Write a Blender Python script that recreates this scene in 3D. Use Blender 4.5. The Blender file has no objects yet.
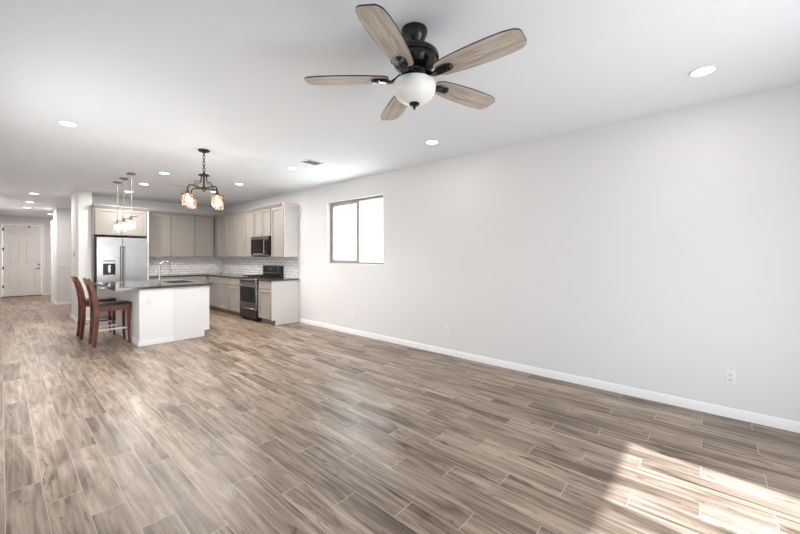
import bpy, bmesh, math, random
from mathutils import Vector, Matrix
random.seed(7)
PI = math.pi
C = bpy.context.scene.collection
SC = bpy.context.scene

# ------------------------------------------------------------------ camera, world, sun, daylight, exposure
CZ, CEIL = 1.386, 2.75
WR = 4.13          # right wall
YB = 10.34         # kitchen back wall
YD = 17.65         # entry wall with the front door
XL = -0.27         # left wall
YR = -1.25         # rear wall with the sliding door
cam_d = bpy.data.cameras.new('camera'); cam = bpy.data.objects.new('camera', cam_d); C.objects.link(cam)
cam.location = (0, 0, CZ); cam.rotation_euler = (PI/2, 0, -math.atan(399/350.0))
cam_d.sensor_width = 36; cam_d.lens = 350*36/800.0; cam_d.shift_y = -11/800.0; cam_d.clip_start = 0.02
SC.camera = cam
SC.view_settings.view_transform = 'Standard'; SC.view_settings.look = 'None'
SC.view_settings.gamma = 1; SC.view_settings.use_curve_mapping = False
SC.view_settings.exposure = 0.0

w = bpy.data.worlds.new('sky'); SC.world = w; w.use_nodes = True
bg = w.node_tree.nodes['Background']; bg.inputs[0].default_value = (0.93, 0.97, 1.0, 1); bg.inputs[1].default_value = 3.0

def lamp(name, kind, loc, rot=(0,0,0), energy=10, color=(1,1,1), **kw):
    d = bpy.data.lights.new(name, kind); d.energy = energy; d.color = color
    for k, v in kw.items(): setattr(d, k, v)
    o = bpy.data.objects.new(name, d); C.objects.link(o); o.location = loc; o.rotation_euler = rot
    return o
# sun comes in through the sliding door behind the camera
sd = Vector((0.095, 1.0, -1.125)).normalized()
sun = lamp('sun', 'SUN', (1.5, -6, 8), energy=12, color=(0.86, 0.93, 1.0), angle=math.radians(1.2))
sun.rotation_euler = sd.to_track_quat('-Z', 'Y').to_euler()
# daylight in the openings; the left-wall one is an addition
lamp('slider_daylight', 'AREA', (2.05, YR-0.12, 1.05), (PI/2, 0, 0), energy=60, color=(0.88, 0.94, 1.0), shape='RECTANGLE', size=1.7, size_y=1.95)
lamp('added_left_fill', 'AREA', (XL-0.1, 4.2, 1.25), (PI/2, 0, -PI/2), energy=26, color=(0.87, 0.94, 1.0), shape='RECTANGLE', size=1.7, size_y=1.4)  # fill lamp in the made-up left window, brightens island front and floor
lamp('window_daylight', 'AREA', (WR+0.22, 4.73, 1.82), (PI/2, 0, PI/2), energy=26, color=(0.87, 0.945, 1.0), shape='RECTANGLE', size=1.4, size_y=1.1)

# ------------------------------------------------------------------ materials
def lin(c): 
    c = c/255.0
    return c/12.92 if c <= 0.04045 else ((c+0.055)/1.055)**2.4
def S(r, g, b): return (lin(r), lin(g), lin(b), 1)
def mat(name, col, rough=0.5, metal=0.0, bump=0, bump_scale=60, **kw):
    m = bpy.data.materials.new(name); m.use_nodes = True
    nt = m.node_tree; p = nt.nodes['Principled BSDF']
    p.inputs['Base Color'].default_value = col; p.inputs['Roughness'].default_value = rough; p.inputs['Metallic'].default_value = metal
    for k, v in kw.items(): p.inputs[k.replace('_', ' ')].default_value = v
    if bump:
        tc = nt.nodes.new('ShaderNodeTexCoord'); n = nt.nodes.new('ShaderNodeTexNoise'); b = nt.nodes.new('ShaderNodeBump')
        n.inputs['Scale'].default_value = bump_scale; n.inputs['Detail'].default_value = 3
        b.inputs['Strength'].default_value = bump; b.inputs['Distance'].default_value = 0.002
        nt.links.new(tc.outputs['Object'], n.inputs['Vector']); nt.links.new(n.outputs['Fac'], b.inputs['Height']); nt.links.new(b.outputs[0], p.inputs['Normal'])
    return m
class NT:
    def __init__(s, m): s.t = m.node_tree
    def new(s, ty, **kw):
        n = s.t.nodes.new(ty)
        for k, v in kw.items(): setattr(n, k, v)
        return n
    def link(s, a, b): s.t.links.new(a, b)
    def m(s, op, a, b=None, c=None):
        n = s.new('ShaderNodeMath', operation=op)
        for i, v in enumerate((a, b, c)):
            if v is None: continue
            if isinstance(v, (int, float)): n.inputs[i].default_value = v
            else: s.link(v, n.inputs[i])
        return n.outputs[0]
    def ramp(s, fac, stops):
        n = s.new('ShaderNodeValToRGB'); e = n.color_ramp.elements
        while len(e) < len(stops): e.new(0.5)
        for i, (p, c) in enumerate(stops): e[i].position = p; e[i].color = c
        s.link(fac, n.inputs[0]); return n.outputs[0]
    def mix(s, fac, a, b, bt='MIX'):
        n = s.new('ShaderNodeMix', data_type='RGBA', blend_type=bt)
        for v, i in ((fac, 0), (a, 6), (b, 7)):
            if isinstance(v, (int, float, tuple)): n.inputs[i].default_value = v
            else: s.link(v, n.inputs[i])
        return n.outputs[2]
    def comb(s, x, y, z):
        n = s.new('ShaderNodeCombineXYZ')
        for i, v in enumerate((x, y, z)):
            if isinstance(v, (int, float)): n.inputs[i].default_value = v
            else: s.link(v, n.inputs[i])
        return n.outputs[0]
    def noise(s, vec, scale, detail=4, rough=0.55, dist=0):
        n = s.new('ShaderNodeTexNoise'); n.inputs['Scale'].default_value = scale; n.inputs['Detail'].default_value = detail
        n.inputs['Roughness'].default_value = rough; n.inputs['Distortion'].default_value = dist; s.link(vec, n.inputs['Vector']); return n.outputs['Fac']
    def tiles(s, a, b, a0, aw, b0, bl, shift, ga, gb):
        """stair-step tile bond: rows across a, joints along b; returns (row, col, grout mask)"""
        ra = s.m('DIVIDE', s.m('SUBTRACT', a, a0), aw); row = s.m('FLOOR', ra); fa = s.m('FRACT', ra)
        rb = s.m('ADD', s.m('DIVIDE', s.m('SUBTRACT', b, b0), bl), s.m('MULTIPLY', row, shift)); col = s.m('FLOOR', rb); fb = s.m('FRACT', rb)
        da = s.m('MULTIPLY', s.m('MINIMUM', fa, s.m('SUBTRACT', 1.0, fa)), aw)
        db = s.m('MULTIPLY', s.m('MINIMUM', fb, s.m('SUBTRACT', 1.0, fb)), bl)
        g = s.m('MAXIMUM', s.m('LESS_THAN', da, ga), s.m('LESS_THAN', db, gb))
        return row, col, g

def floor_material():
    m = mat('wood_look_plank_tile', S(165, 148, 133), 0.36, Specular_IOR_Level=0.4); n = NT(m); p = m.node_tree.nodes['Principled BSDF']
    tc = n.new('ShaderNodeTexCoord'); sx = n.new('ShaderNodeSeparateXYZ'); n.link(tc.outputs['Object'], sx.inputs[0])
    X, Y = sx.outputs[0], sx.outputs[1]
    row, col, g = n.tiles(X, Y, 2.21-0.0757, 0.1514, 0.64, 0.9144, 1/3.0, 0.0013, 0.0017)
    wn = n.new('ShaderNodeTexWhiteNoise', noise_dimensions='2D'); n.link(n.comb(row, col, 0), wn.inputs['Vector'])
    rnd = wn.outputs['Value']; off = n.m('MULTIPLY', rnd, 80.0)
    v1 = n.comb(n.m('MULTIPLY', X, 13.0), n.m('MULTIPLY', Y, 1.3), off)
    v2 = n.comb(n.m('MULTIPLY', X, 55.0), n.m('MULTIPLY', Y, 1.8), off)
    v3 = n.comb(n.m('MULTIPLY', X, 16.0), n.m('MULTIPLY', Y, 3.5), n.m('ADD', off, 31.0))
    broad = n.noise(v1, 1.0, 3, 0.55, 1.2); fine = n.noise(v2, 1.0, 4, 0.6, 0.3); knots = n.noise(v3, 1.0, 2, 0.5, 2.0)
    k = n.m('ADD', n.m('ADD', n.m('MULTIPLY', broad, 0.72), n.m('MULTIPLY', fine, 0.52)), n.m('MULTIPLY', n.m('SUBTRACT', rnd, 0.5), 0.15))
    c = n.ramp(k, [(0.42, S(78, 64, 53)), (0.54, S(117, 100, 86)), (0.66, S(148, 130, 115)), (0.86, S(186, 169, 152))])
    kn = n.ramp(knots, [(0.60, (1, 1, 1, 1)), (0.76, S(158, 146, 138))])
    c = n.mix(1.0, c, kn, 'MULTIPLY')
    c = n.mix(g, c, S(196, 186, 172))
    n.link(c, p.inputs['Base Color'])
    r = n.m('ADD', 0.31, n.m('MULTIPLY', fine, 0.12)); n.link(n.m('ADD', r, n.m('MULTIPLY', g, 0.3)), p.inputs['Roughness'])
    b = n.new('ShaderNodeBump'); b.inputs['Strength'].default_value = 0.25; b.inputs['Distance'].default_value = 0.002
    n.link(n.m('SUBTRACT', n.m('MULTIPLY', fine, 0.25), g), b.inputs['Height']); n.link(b.outputs[0], p.inputs['Normal'])
    return m
def splash_material(axis):
    m = mat('white_subway_tile_' + axis, S(225, 224, 222), 0.15); n = NT(m); p = m.node_tree.nodes['Principled BSDF']
    tc = n.new('ShaderNodeTexCoord'); sx = n.new('ShaderNodeSeparateXYZ'); n.link(tc.outputs['Object'], sx.inputs[0])
    row, col, g = n.tiles(sx.outputs[2], sx.outputs['XY'.index(axis)], 0.914, 0.0645, 0.0, 0.235, 0.36, 0.0035, 0.0035)
    wn = n.new('ShaderNodeTexWhiteNoise', noise_dimensions='2D'); n.link(n.comb(row, col, 0), wn.inputs['Vector'])
    c = n.ramp(wn.outputs['Value'], [(0.0, S(228, 227, 226)), (1.0, S(245, 245, 244))])
    c = n.mix(g, c, S(140, 136, 133)); n.link(c, p.inputs['Base Color'])
    n.link(n.m('ADD', 0.14, n.m('MULTIPLY', g, 0.6)), p.inputs['Roughness'])
    b = n.new('ShaderNodeBump'); b.inputs['Strength'].default_value = 0.4; b.inputs['Distance'].default_value = 0.002
    n.link(n.m('SUBTRACT', 1.0, g), b.inputs['Height']); n.link(b.outputs[0], p.inputs['Normal'])
    return m
def grain_material(name, stops, rough, sx_, sy_, sz_):
    m = mat(name, stops[0][1], rough); n = NT(m); p = m.node_tree.nodes['Principled BSDF']
    tc = n.new('ShaderNodeTexCoord'); mp = n.new('ShaderNodeMapping'); mp.inputs['Scale'].default_value = (sx_, sy_, sz_)
    n.link(tc.outputs['Object'], mp.inputs[0])
    f = n.noise(mp.outputs[0], 1.0, 5, 0.62, 0.6); n.link(n.ramp(f, stops), p.inputs['Base Color'])
    b = n.new('ShaderNodeBump'); b.inputs['Strength'].default_value = 0.15; b.inputs['Distance'].default_value = 0.001
    n.link(f, b.inputs['Height']); n.link(b.outputs[0], p.inputs['Normal'])
    return m
def emit(name, col, strength):
    m = bpy.data.materials.new(name); m.use_nodes = True; nt = m.node_tree; nt.nodes.clear()
    e = nt.nodes.new('ShaderNodeEmission'); o = nt.nodes.new('ShaderNodeOutputMaterial'); e.inputs[0].default_value = col; e.inputs[1].default_value = strength
    nt.links.new(e.outputs[0], o.inputs[0]); return m
def glass(name, tint, clear, gloss=0.1, body=None):
    """thin glass: see-through tint, a little gloss, and (for seeded glass) some translucent body"""
    m = bpy.data.materials.new(name); m.use_nodes = True; n = NT(m); m.node_tree.nodes.clear()
    out = n.new('ShaderNodeOutputMaterial'); tr = n.new('ShaderNodeBsdfTransparent'); tr.inputs[0].default_value = tint
    gl = n.new('ShaderNodeBsdfGlossy'); gl.inputs['Roughness'].default_value = 0.05
    base = tr.outputs[0]
    if body:
        tl = n.new('ShaderNodeBsdfTranslucent'); tl.inputs[0].default_value = body
        tc = n.new('ShaderNodeTexCoord'); f = n.noise(tc.outputs['Object'], 45, 2)
        mx = n.new('ShaderNodeMixShader'); n.link(n.m('MULTIPLY', f, 2*(1-clear)), mx.inputs[0]); n.link(base, mx.inputs[1]); n.link(tl.outputs[0], mx.inputs[2]); base = mx.outputs[0]
    lw = n.new('ShaderNodeLayerWeight'); lw.inputs[0].default_value = 0.25
    m2 = n.new('ShaderNodeMixShader'); n.link(n.m('ADD', gloss*0.4, n.m('MULTIPLY', lw.outputs['Facing'], gloss*2)), m2.inputs[0]); n.link(base, m2.inputs[1]); n.link(gl.outputs[0], m2.inputs[2])
    n.link(m2.outputs[0], out.inputs[0]); return m

M = {}
M['wall'] = mat('white_wall_paint', S(223, 223, 224), 0.75, bump=0.12, bump_scale=35)
M['ceiling'] = mat('ceiling_paint', S(238, 242, 248), 0.85, bump=0.12, bump_scale=40)
M['trim'] = mat('white_trim_paint', S(236, 236, 237), 0.45)
M['door'] = mat('front_door_paint', S(233, 231, 230), 0.45)
M['floor'] = floor_material()
M['splash_x'] = splash_material('X'); M['splash_y'] = splash_material('Y')
M['cab'] = mat('taupe_cabinet_paint', S(151, 145, 140), 0.45)
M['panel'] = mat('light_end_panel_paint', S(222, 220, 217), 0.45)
M['island'] = mat('island_white_paint', S(229, 229, 230), 0.5)
M['kick'] = mat('toe_kick_grey', S(120, 114, 109), 0.6)
M['quartz'] = mat('charcoal_quartz', S(66, 64, 64), 0.10, IOR=1.7)
M['steel'] = mat('brushed_stainless', S(182, 182, 183), 0.27, 1.0)
M['steel_warm'] = mat('dark_stainless', S(150, 138, 128), 0.32, 1.0)
M['chrome'] = mat('polished_nickel', S(176, 173, 169), 0.22, 1.0)
M['nickel'] = mat('satin_nickel', S(158, 155, 151), 0.4, 0.35)
M['grey'] = mat('pale_grey_paint', S(196, 196, 196), 0.6)
M['black'] = mat('black_enamel', S(24, 24, 25), 0.35)
M['blackglass'] = mat('black_glass', S(12, 12, 13), 0.06)
M['iron'] = mat('cast_iron_black', S(26, 26, 26), 0.6)
M['plastic'] = mat('white_plastic', S(232, 232, 230), 0.4)
M['slot'] = mat('dark_slot', S(70, 68, 66), 0.6)
M['vinyl'] = mat('almond_vinyl_frame', S(146, 140, 132), 0.4)
M['pane'] = glass('window_glass', (0.96, 0.98, 0.97, 1), 1.0, 0.08)
M['clear'] = glass('clear_seeded_glass', (0.97, 0.97, 0.97, 1), 0.70, 0.2, (0.95, 0.95, 0.95, 1))
M['amber'] = glass('amber_seeded_glass', (1.0, 0.84, 0.74, 1), 0.8, 0.15, (0.95, 0.66, 0.50, 1))
M['bronze'] = mat('oil_rubbed_bronze', S(66, 55, 48), 0.4, 0.7)
M['copper'] = mat('aged_copper_cap', S(120, 84, 64), 0.4, 0.7)
M['fanmetal'] = mat('brushed_black_nickel', S(62, 60, 59), 0.22, 0.9)
M['frost'] = mat('frosted_white_glass', S(250, 250, 250), 0.35)
M['blade'] = grain_material('weathered_oak_blade', [(0.28, S(134, 121, 111)), (0.46, S(180, 168, 157)), (0.62, S(206, 196, 187)), (0.80, S(150, 136, 126))], 0.55, 3, 38, 20)
M['bladeedge'] = mat('dark_blade_edge', S(58, 52, 48), 0.5)
M['stool'] = grain_material('reddish_brown_wood', [(0.3, S(58, 28, 18)), (0.5, S(104, 54, 35)), (0.72, S(140, 82, 56))], 0.33, 30, 30, 5)
M['seat'] = mat('dark_leather_seat', S(62, 52, 48), 0.45, bump=0.3, bump_scale=120)
M['stretcher'] = mat('pale_metal_footrail', S(205, 200, 196), 0.35, 0.6)
M['led'] = emit('downlight_lens', (1, 0.96, 0.90, 1), 9)
M['bulbw'] = emit('white_bulb', (1, 0.95, 0.88, 1), 8)
M['bulba'] = emit('warm_bulb', (1, 0.82, 0.64, 1), 8)
M['screen'] = glass('insect_screen_mesh', (0.82, 0.82, 0.82, 1), 1.0, 0.0)

# ------------------------------------------------------------------ mesh helpers
class MB:
    def __init__(s): s.b = bmesh.new()
    def _add(s, t, mtx=None):
        if mtx is not None: bmesh.ops.transform(t, matrix=mtx, verts=t.verts)
        me = bpy.data.meshes.new('tmp'); t.to_mesh(me); t.free(); s.b.from_mesh(me); bpy.data.meshes.remove(me); return s
    def box(s, x0, x1, y0, y1, z0, z1, bev=0.0, mtx=None, seg=1):
        t = bmesh.new(); bmesh.ops.create_cube(t, size=1)
        for v in t.verts: v.co = Vector(((x0+x1)/2+v.co.x*(x1-x0), (y0+y1)/2+v.co.y*(y1-y0), (z0+z1)/2+v.co.z*(z1-z0)))
        if bev: bmesh.ops.bevel(t, geom=list(t.edges), offset=bev, segments=seg, affect='EDGES', profile=0.5)
        return s._add(t, mtx)
    def lathe(s, prof, c=(0, 0, 0), seg=32, mtx=None):
        t = bmesh.new(); rings = []
        for r, z in prof:
            if r < 1e-5: rings.append([t.verts.new((0, 0, z))])
            else: rings.append([t.verts.new((r*math.cos(2*PI*i/seg), r*math.sin(2*PI*i/seg), z)) for i in range(seg)])
        for a, b in zip(rings, rings[1:]):
            for i in range(seg):
                j = (i+1) % seg
                f = [a[i % len(a)], a[j % len(a)], b[j % len(b)], b[i % len(b)]]
                f = list(dict.fromkeys(f))
                if len(f) > 2: t.faces.new(f)
        for r in (rings[0], rings[-1]):
            if len(r) > 2: t.faces.new(r)
        bmesh.ops.recalc_face_normals(t, faces=t.faces)
        return s._add(t, (mtx or Matrix.Identity(4)) if mtx is not None else Matrix.Translation(c))
    def shell(s, prof, c, seg=32):
        """open surface of revolution (thin glass)"""
        t = bmesh.new(); rings = [[t.verts.new((r*math.cos(2*PI*i/seg), r*math.sin(2*PI*i/seg), z)) for i in range(seg)] for r, z in prof]
        for a, b in zip(rings, rings[1:]):
            for i in range(seg): t.faces.new([a[i], a[(i+1) % seg], b[(i+1) % seg], b[i]])
        bmesh.ops.recalc_face_normals(t, faces=t.faces)
        return s._add(t, Matrix.Translation(c))
    def tube(s, pts, r, seg=10, flat=None):
        """swept tube; r a number or one per point; flat=(a,b) a rectangular section instead"""
        pts = [Vector(p) for p in pts]; t = bmesh.new(); rings = []; n = len(pts)
        rs = r if isinstance(r, (list, tuple)) else [r]*n
        up = Vector((0, 0, 1)); prev = None
        for i, p in enumerate(pts):
            d = (pts[min(i+1, n-1)]-pts[max(i-1, 0)]).normalized()
            if prev is None:
                a = d.cross(up) if abs(d.z) < 0.95 else d.cross(Vector((0, 1, 0)))
            else: a = prev-d*prev.dot(d)
            a.normalize(); prev = a; b = d.cross(a)
            if flat:
                k = rs[i]
                ring = [t.verts.new(p+a*(x*flat[0]*k)+b*(y*flat[1]*k)) for x, y in ((-.5, -.5), (.5, -.5), (.5, .5), (-.5, .5))]
            else: ring = [t.verts.new(p+(a*math.cos(2*PI*j/seg)+b*math.sin(2*PI*j/seg))*rs[i]) for j in range(seg)]
            rings.append(ring)
        k = len(rings[0])
        for A, B in zip(rings, rings[1:]):
            for j in range(k): t.faces.new([A[j], A[(j+1) % k], B[(j+1) % k], B[j]])
        t.faces.new(rings[0]); t.faces.new(rings[-1][::-1])
        bmesh.ops.recalc_face_normals(t, faces=t.faces)
        return s._add(t)
    def cyl(s, p0, p1, r, seg=20): return s.tube([p0, p1], r, seg)
    def prism(s, poly, z0, z1, mtx=None, bev=0):
        t = bmesh.new(); a = [t.verts.new((x, y, z0)) for x, y in poly]; b = [t.verts.new((x, y, z1)) for x, y in poly]; n = len(poly)
        t.faces.new(a[::-1]); t.faces.new(b)
        for i in range(n): t.faces.new([a[i], a[(i+1) % n], b[(i+1) % n], b[i]])
        bmesh.ops.recalc_face_normals(t, faces=t.faces)
        if bev: bmesh.ops.bevel(t, geom=list(t.edges), offset=bev, segments=1, affect='EDGES')
        return s._add(t, mtx)
    def slab_hole(s, x0, x1, y0, y1, z0, z1, hx0, hx1, hy0, hy1):
        t = bmesh.new(); xs = [x0, hx0, hx1, x1]; ys = [y0, hy0, hy1, y1]
        V = {(i, j, k): t.verts.new((xs[i], ys[j], (z0, z1)[k])) for i in range(4) for j in range(4) for k in range(2)}
        for i in range(3):
            for j in range(3):
                if (i, j) == (1, 1): continue
                for k in range(2): t.faces.new([V[i, j, k], V[i+1, j, k], V[i+1, j+1, k], V[i, j+1, k]])
        def side(a, b): t.faces.new([V[a+(0,)], V[b+(0,)], V[b+(1,)], V[a+(1,)]])
        for i in range(3): side((i, 0), (i+1, 0)); side((i, 3), (i+1, 3)); side((0, i), (0, i+1)); side((3, i), (3, i+1))
        side((1, 1), (2, 1)); side((1, 2), (2, 2)); side((1, 1), (1, 2)); side((2, 1), (2, 2))
        bmesh.ops.recalc_face_normals(t, faces=t.faces)
        return s._add(t)
    def build(s, name, m, origin=(0, 0, 0), parent=None, smooth=True):
        bmesh.ops.translate(s.b, verts=s.b.verts, vec=-Vector(origin))
        me = bpy.data.meshes.new(name); s.b.to_mesh(me); s.b.free(); me.materials.append(m)
        if smooth:
            for p in me.polygons: p.use_smooth = True
            me.set_sharp_from_angle(angle=math.radians(38))
        o = bpy.data.objects.new(name, me); C.objects.link(o)
        if parent: o.parent = parent
        else: o.location = origin
        return o
def tag(o, label, cat, group=None):
    o['label'] = label; o['category'] = cat
    if group: o['group'] = group
    return o
def thing(name, loc, label, cat, group=None):
    o = bpy.data.objects.new(name, None); C.objects.link(o); o.location = loc; o['base'] = list(loc); o.empty_display_size = 0.1
    return tag(o, label, cat, group)
def org(o):
    b = o.get('base')
    return Vector(b) if b is not None else (o.location if o.parent is None else org(o.parent))
def part(parent, name, mb, m, label=None):
    """a part or sub-part, its mesh given in world coordinates"""
    o = mb.build(name, m, org(parent), parent)
    if label: o['label'] = label
    return o
def solo(name, mb, m, loc, label, cat, group=None): return tag(mb.build(name, m, loc), label, cat, group)
def struct(name, mb, m, label=None, parent=None):
    o = mb.build(name, m, (0, 0, 0), parent); o['kind'] = 'structure'
    if label: o['label'] = label
    return o
def dup(root, loc, label):
    r = root.copy(); C.objects.link(r); r.location = loc; r['label'] = label; r['base'] = list(loc)
    for ch in list(root.children):
        c = ch.copy(); C.objects.link(c); c.parent = r
        for g in list(ch.children):
            d = g.copy(); C.objects.link(d); d.parent = c
    return r

# ------------------------------------------------------------------ the setting
T = 0.15
WY0, WY1, WZ0, WZ1 = 3.993, 5.481, 1.235, 2.405         # window in the right wall
struct('floor', MB().box(XL-T, WR+T, YR-T, YD+T, -0.12, 0), M['floor'], 'floor of grey-brown wood-look plank tiles')
struct('ceiling', MB().box(XL-T, WR+T, YR-T, YD+T, CEIL, CEIL+0.12), M['ceiling'], 'flat white ceiling')
wr = MB()
wr.box(WR, WR+T, YR-T, WY0, 0, CEIL).box(WR, WR+T, WY1, YB+T, 0, CEIL).box(WR, WR+T, WY0, WY1, 0, WZ0).box(WR, WR+T, WY0, WY1, WZ1, CEIL)
struct('wall_right', wr, M['wall'], 'long bare white wall with a window near the kitchen')
struct('wall_back', MB().box(1.27, WR, YB, YB+T, 0, CEIL), M['wall'], 'white wall behind the kitchen cabinets')
struct('wall_fridge_side', MB().box(1.055, 1.27, 9.79, YB+T, 0, CEIL), M['wall'], 'white end wall beside the refrigerator')
struct('wall_passage', MB().box(1.27, WR+T, YB+T, 10.85, 0, CEIL).box(1.055, 1.27, YB+T, 10.85, 0, CEIL), M['wall'])
struct('wall_hall', MB().box(1.035, WR+T, 13.83, 14.8, 0, CEIL), M['wall'], 'white hallway wall with a wide switch plate')
struct('wall_hall_end', MB().box(WR, WR+T, 10.85, 13.83, 0, CEIL), M['wall'])
struct('wall_entry_side', MB().box(2.2, 2.2+T, 14.8, YD, 0, CEIL), M['wall'])
DX0, DX1, DH = 0.035, 0.935, 2.445
struct('wall_entry', MB().box(XL-T, DX0-0.02, YD, YD+T, 0, CEIL).box(DX1+0.02, 2.2+T, YD, YD+T, 0, CEIL).box(DX0-0.02, DX1+0.02, YD, YD+T, DH+0.02, CEIL), M['wall'])
LW0, LW1, LZ0, LZ1 = 3.35, 5.05, 0.55, 1.95              # unseen left-wall window, made up to let in more light
struct('wall_left', MB().box(XL-T, XL, YR-T, LW0, 0, CEIL).box(XL-T, XL, LW1, YD+T, 0, CEIL).box(XL-T, XL, LW0, LW1, 0, LZ0).box(XL-T, XL, LW0, LW1, LZ1, CEIL), M['wall'])
SX0, SX1, SH = 1.13, 2.96, 2.06                          # sliding door in the rear wall
struct('wall_rear', MB().box(XL, SX0, YR-T, YR, 0, CEIL).box(SX1, WR, YR-T, YR, 0, CEIL).box(SX0, SX1, YR-T, YR, SH, CEIL), M['wall'])
struct('ground', MB().box(-30, 40, -30, 40, -0.3, -0.15), mat('pale_gravel', S(190, 180, 165), 0.9, bump=0.5, bump_scale=20))

def base_poly(mb, x0, y0, x1, y1, nx, ny, h=0.083, t=0.014):
    """baseboard along (x0,y0)-(x1,y1) standing off the wall to the side (nx,ny), with a rounded top"""
    a, b = Vector((x0, y0, 0)), Vector((x1, y1, 0)); n = Vector((nx, ny, 0))
    prof = [(0, 0), (t, 0), (t, h*0.70), (t*0.75, h*0.80), (t*0.70, h*0.90), (t*0.35, h), (0, h)]
    tb = bmesh.new()
    A = [tb.verts.new(a+n*u+Vector((0, 0, z))) for u, z in prof]; B = [tb.verts.new(b+n*u+Vector((0, 0, z))) for u, z in prof]
    k = len(prof); tb.faces.new(A); tb.faces.new(B[::-1])
    for i in range(k): tb.faces.new([A[i], A[(i+1) % k], B[(i+1) % k], B[i]])
    bmesh.ops.recalc_face_normals(tb, faces=tb.faces); mb._add(tb); return mb
struct('baseboard_right', base_poly(MB(), WR, YR, WR, 6.44, -1, 0), M['trim'], 'white baseboard along the long bare wall')
struct('baseboard_rear', base_poly(base_poly(MB(), XL, YR, SX0-0.06, YR, 0, 1), SX1+0.06, YR, WR-0.015, YR, 0, 1), M['trim'])
struct('baseboard_left', base_poly(MB(), XL, YR+0.015, XL, YD, 1, 0), M['trim'])
struct('baseboard_fridge_side', base_poly(base_poly(MB(), 1.055-0.014, 9.79, 1.27, 9.79, 0, -1), 1.055, 9.79, 1.055, 10.85, -1, 0), M['trim'], 'white baseboard round the end wall by the refrigerator')
struct('baseboard_hall', base_poly(base_poly(MB(), 1.035-0.014, 13.83, WR, 13.83, 0, -1), 1.035, 13.83, 1.035, 14.5, -1, 0), M['trim'])
struct('baseboard_entry', base_poly(MB(), DX1+0.09, YD, 2.2, YD, 0, -1), M['trim'])

# window 1: sliding window in the long wall
wx = WR+0.075
f = MB(); e = 0.045
f.box(wx, wx+0.07, WY0, WY0+e, WZ0, WZ1).box(wx, wx+0.07, WY1-e, WY1, WZ0, WZ1).box(wx, wx+0.07, WY0+e, WY1-e, WZ0, WZ0+e).box(wx, wx+0.07, WY0+e, WY1-e, WZ1-e, WZ1)
win = struct('window_1', f, M['vinyl'], 'two-pane sliding window in the long white wall')
mid = 4.70
struct('window_sash', MB().box(wx+0.002, wx+0.03, mid-0.03, mid+0.03, WZ0+e, WZ1-e, 0.003).box(wx+0.002, wx+0.03, mid+0.03, WY1-e, WZ0+e, WZ0+e+0.03).box(wx+0.002, wx+0.03, mid+0.03, WY1-e, WZ1-e-0.03, WZ1-e).box(wx+0.002, wx+0.03, WY1-e-0.03, WY1-e, WZ0+e+0.03, WZ1-e-0.03), M['vinyl'], None, win)
struct('window_pane', MB().box(wx+0.014, wx+0.018, mid+0.03, WY1-e-0.03, WZ0+e+0.03, WZ1-e-0.03), M['pane'], None, win)
struct('window_pane', MB().box(wx+0.045, wx+0.049, WY0+e, mid+0.02, WZ0+e, WZ1-e), M['pane'], None, win)
struct('trim_1', MB().box(WR-0.012, wx, WY0+0.001, WY1-0.001, WZ0, WZ0+0.012, 0.003), M['trim'], 'thin white sill under the sliding window')
# window 2 in the left wall, added out of view for its light, and sliding glass door (door_2) in the rear wall: where the daylight comes from
f = MB(); f.box(XL-0.09, XL-0.03, LW0, LW0+e, LZ0, LZ1).box(XL-0.09, XL-0.03, LW1-e, LW1, LZ0, LZ1).box(XL-0.09, XL-0.03, LW0+e, LW1-e, LZ0, LZ0+e).box(XL-0.09, XL-0.03, LW0+e, LW1-e, LZ1-e, LZ1).box(XL-0.08, XL-0.04, 4.17, 4.23, LZ0+e, LZ1-e)
struct('window_added', f, M['vinyl'])
f = MB(); y0, y1 = YR-0.11, YR-0.03
f.box(SX0, SX0+0.05, y0, y1, 0.03, SH).box(SX1-0.05, SX1, y0, y1, 0.03, SH).box(SX0+0.05, SX1-0.05, y0, y1, SH-0.05, SH).box(SX0, SX1, y0, y1, 0, 0.03)
f.box(2.03, 2.10, y0+0.01, y1-0.01, 0.03, SH-0.05)
d2 = struct('door_2', f, M['vinyl'])
struct('door_screen', MB().box(SX0+0.05, 2.03, y0+0.03, y0+0.034, 0.03, SH-0.05), M['screen'], None, d2)

# front door (door_1) with casing
def door_leaf():
    mb = MB(); yf = YD+0.035; x0, x1 = DX0, DX1; pz = [(0.235, 0.90), (1.105, 2.0), (2.115, 2.33)]; px = [(0.165, 0.425), (0.545, 0.805)]
    mb.box(x0, x1, yf+0.022, yf+0.05, 0.012, DH)
    def fr(a, b, c, d): mb.box(a, b, yf, yf+0.023, c, d)
    fr(x0, px[0][0], 0.012, DH); fr(px[0][1], px[1][0], 0.012, DH); fr(px[1][1], x1, 0.012, DH)
    for a, b in px:
        zs = [0.012] + [z for q in pz for z in q] + [DH]
        for i in range(0, len(zs), 2): fr(a, b, zs[i], zs[i+1])
        for c, d in pz:
            t = bmesh.new(); q = []
            for k, (ins, dep) in enumerate(((0.026, 0.022), (0.046, 0.004))):
                q.append([t.verts.new((X, yf+dep, Z)) for X, Z in ((a+ins, c+ins), (b-ins, c+ins), (b-ins, d-ins), (a+ins, d-ins))])
            for i in range(4): t.faces.new([q[0][i], q[0][(i+1) % 4], q[1][(i+1) % 4], q[1][i]])
            t.faces.new(q[1]); bmesh.ops.recalc_face_normals(t, faces=t.faces); mb._add(t)
    return mb
d1 = struct('door_1', door_leaf(), M['door'], 'white six-panel front door at the end of the hallway')
hd = MB(); kx, kz = DX1-0.06, 0.95
hd.lathe([(0.0, 0), (0.03, 0), (0.03, 0.008), (0.012, 0.012), (0.012, 0.05), (0, 0.05)], mtx=Matrix.Translation((kx, YD+0.035, kz)) @ Matrix.Rotation(PI/2, 4, 'X'))
hd.box(kx-0.11, kx+0.012, YD-0.022, YD-0.008, kz-0.010, kz+0.010, 0.004)
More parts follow.
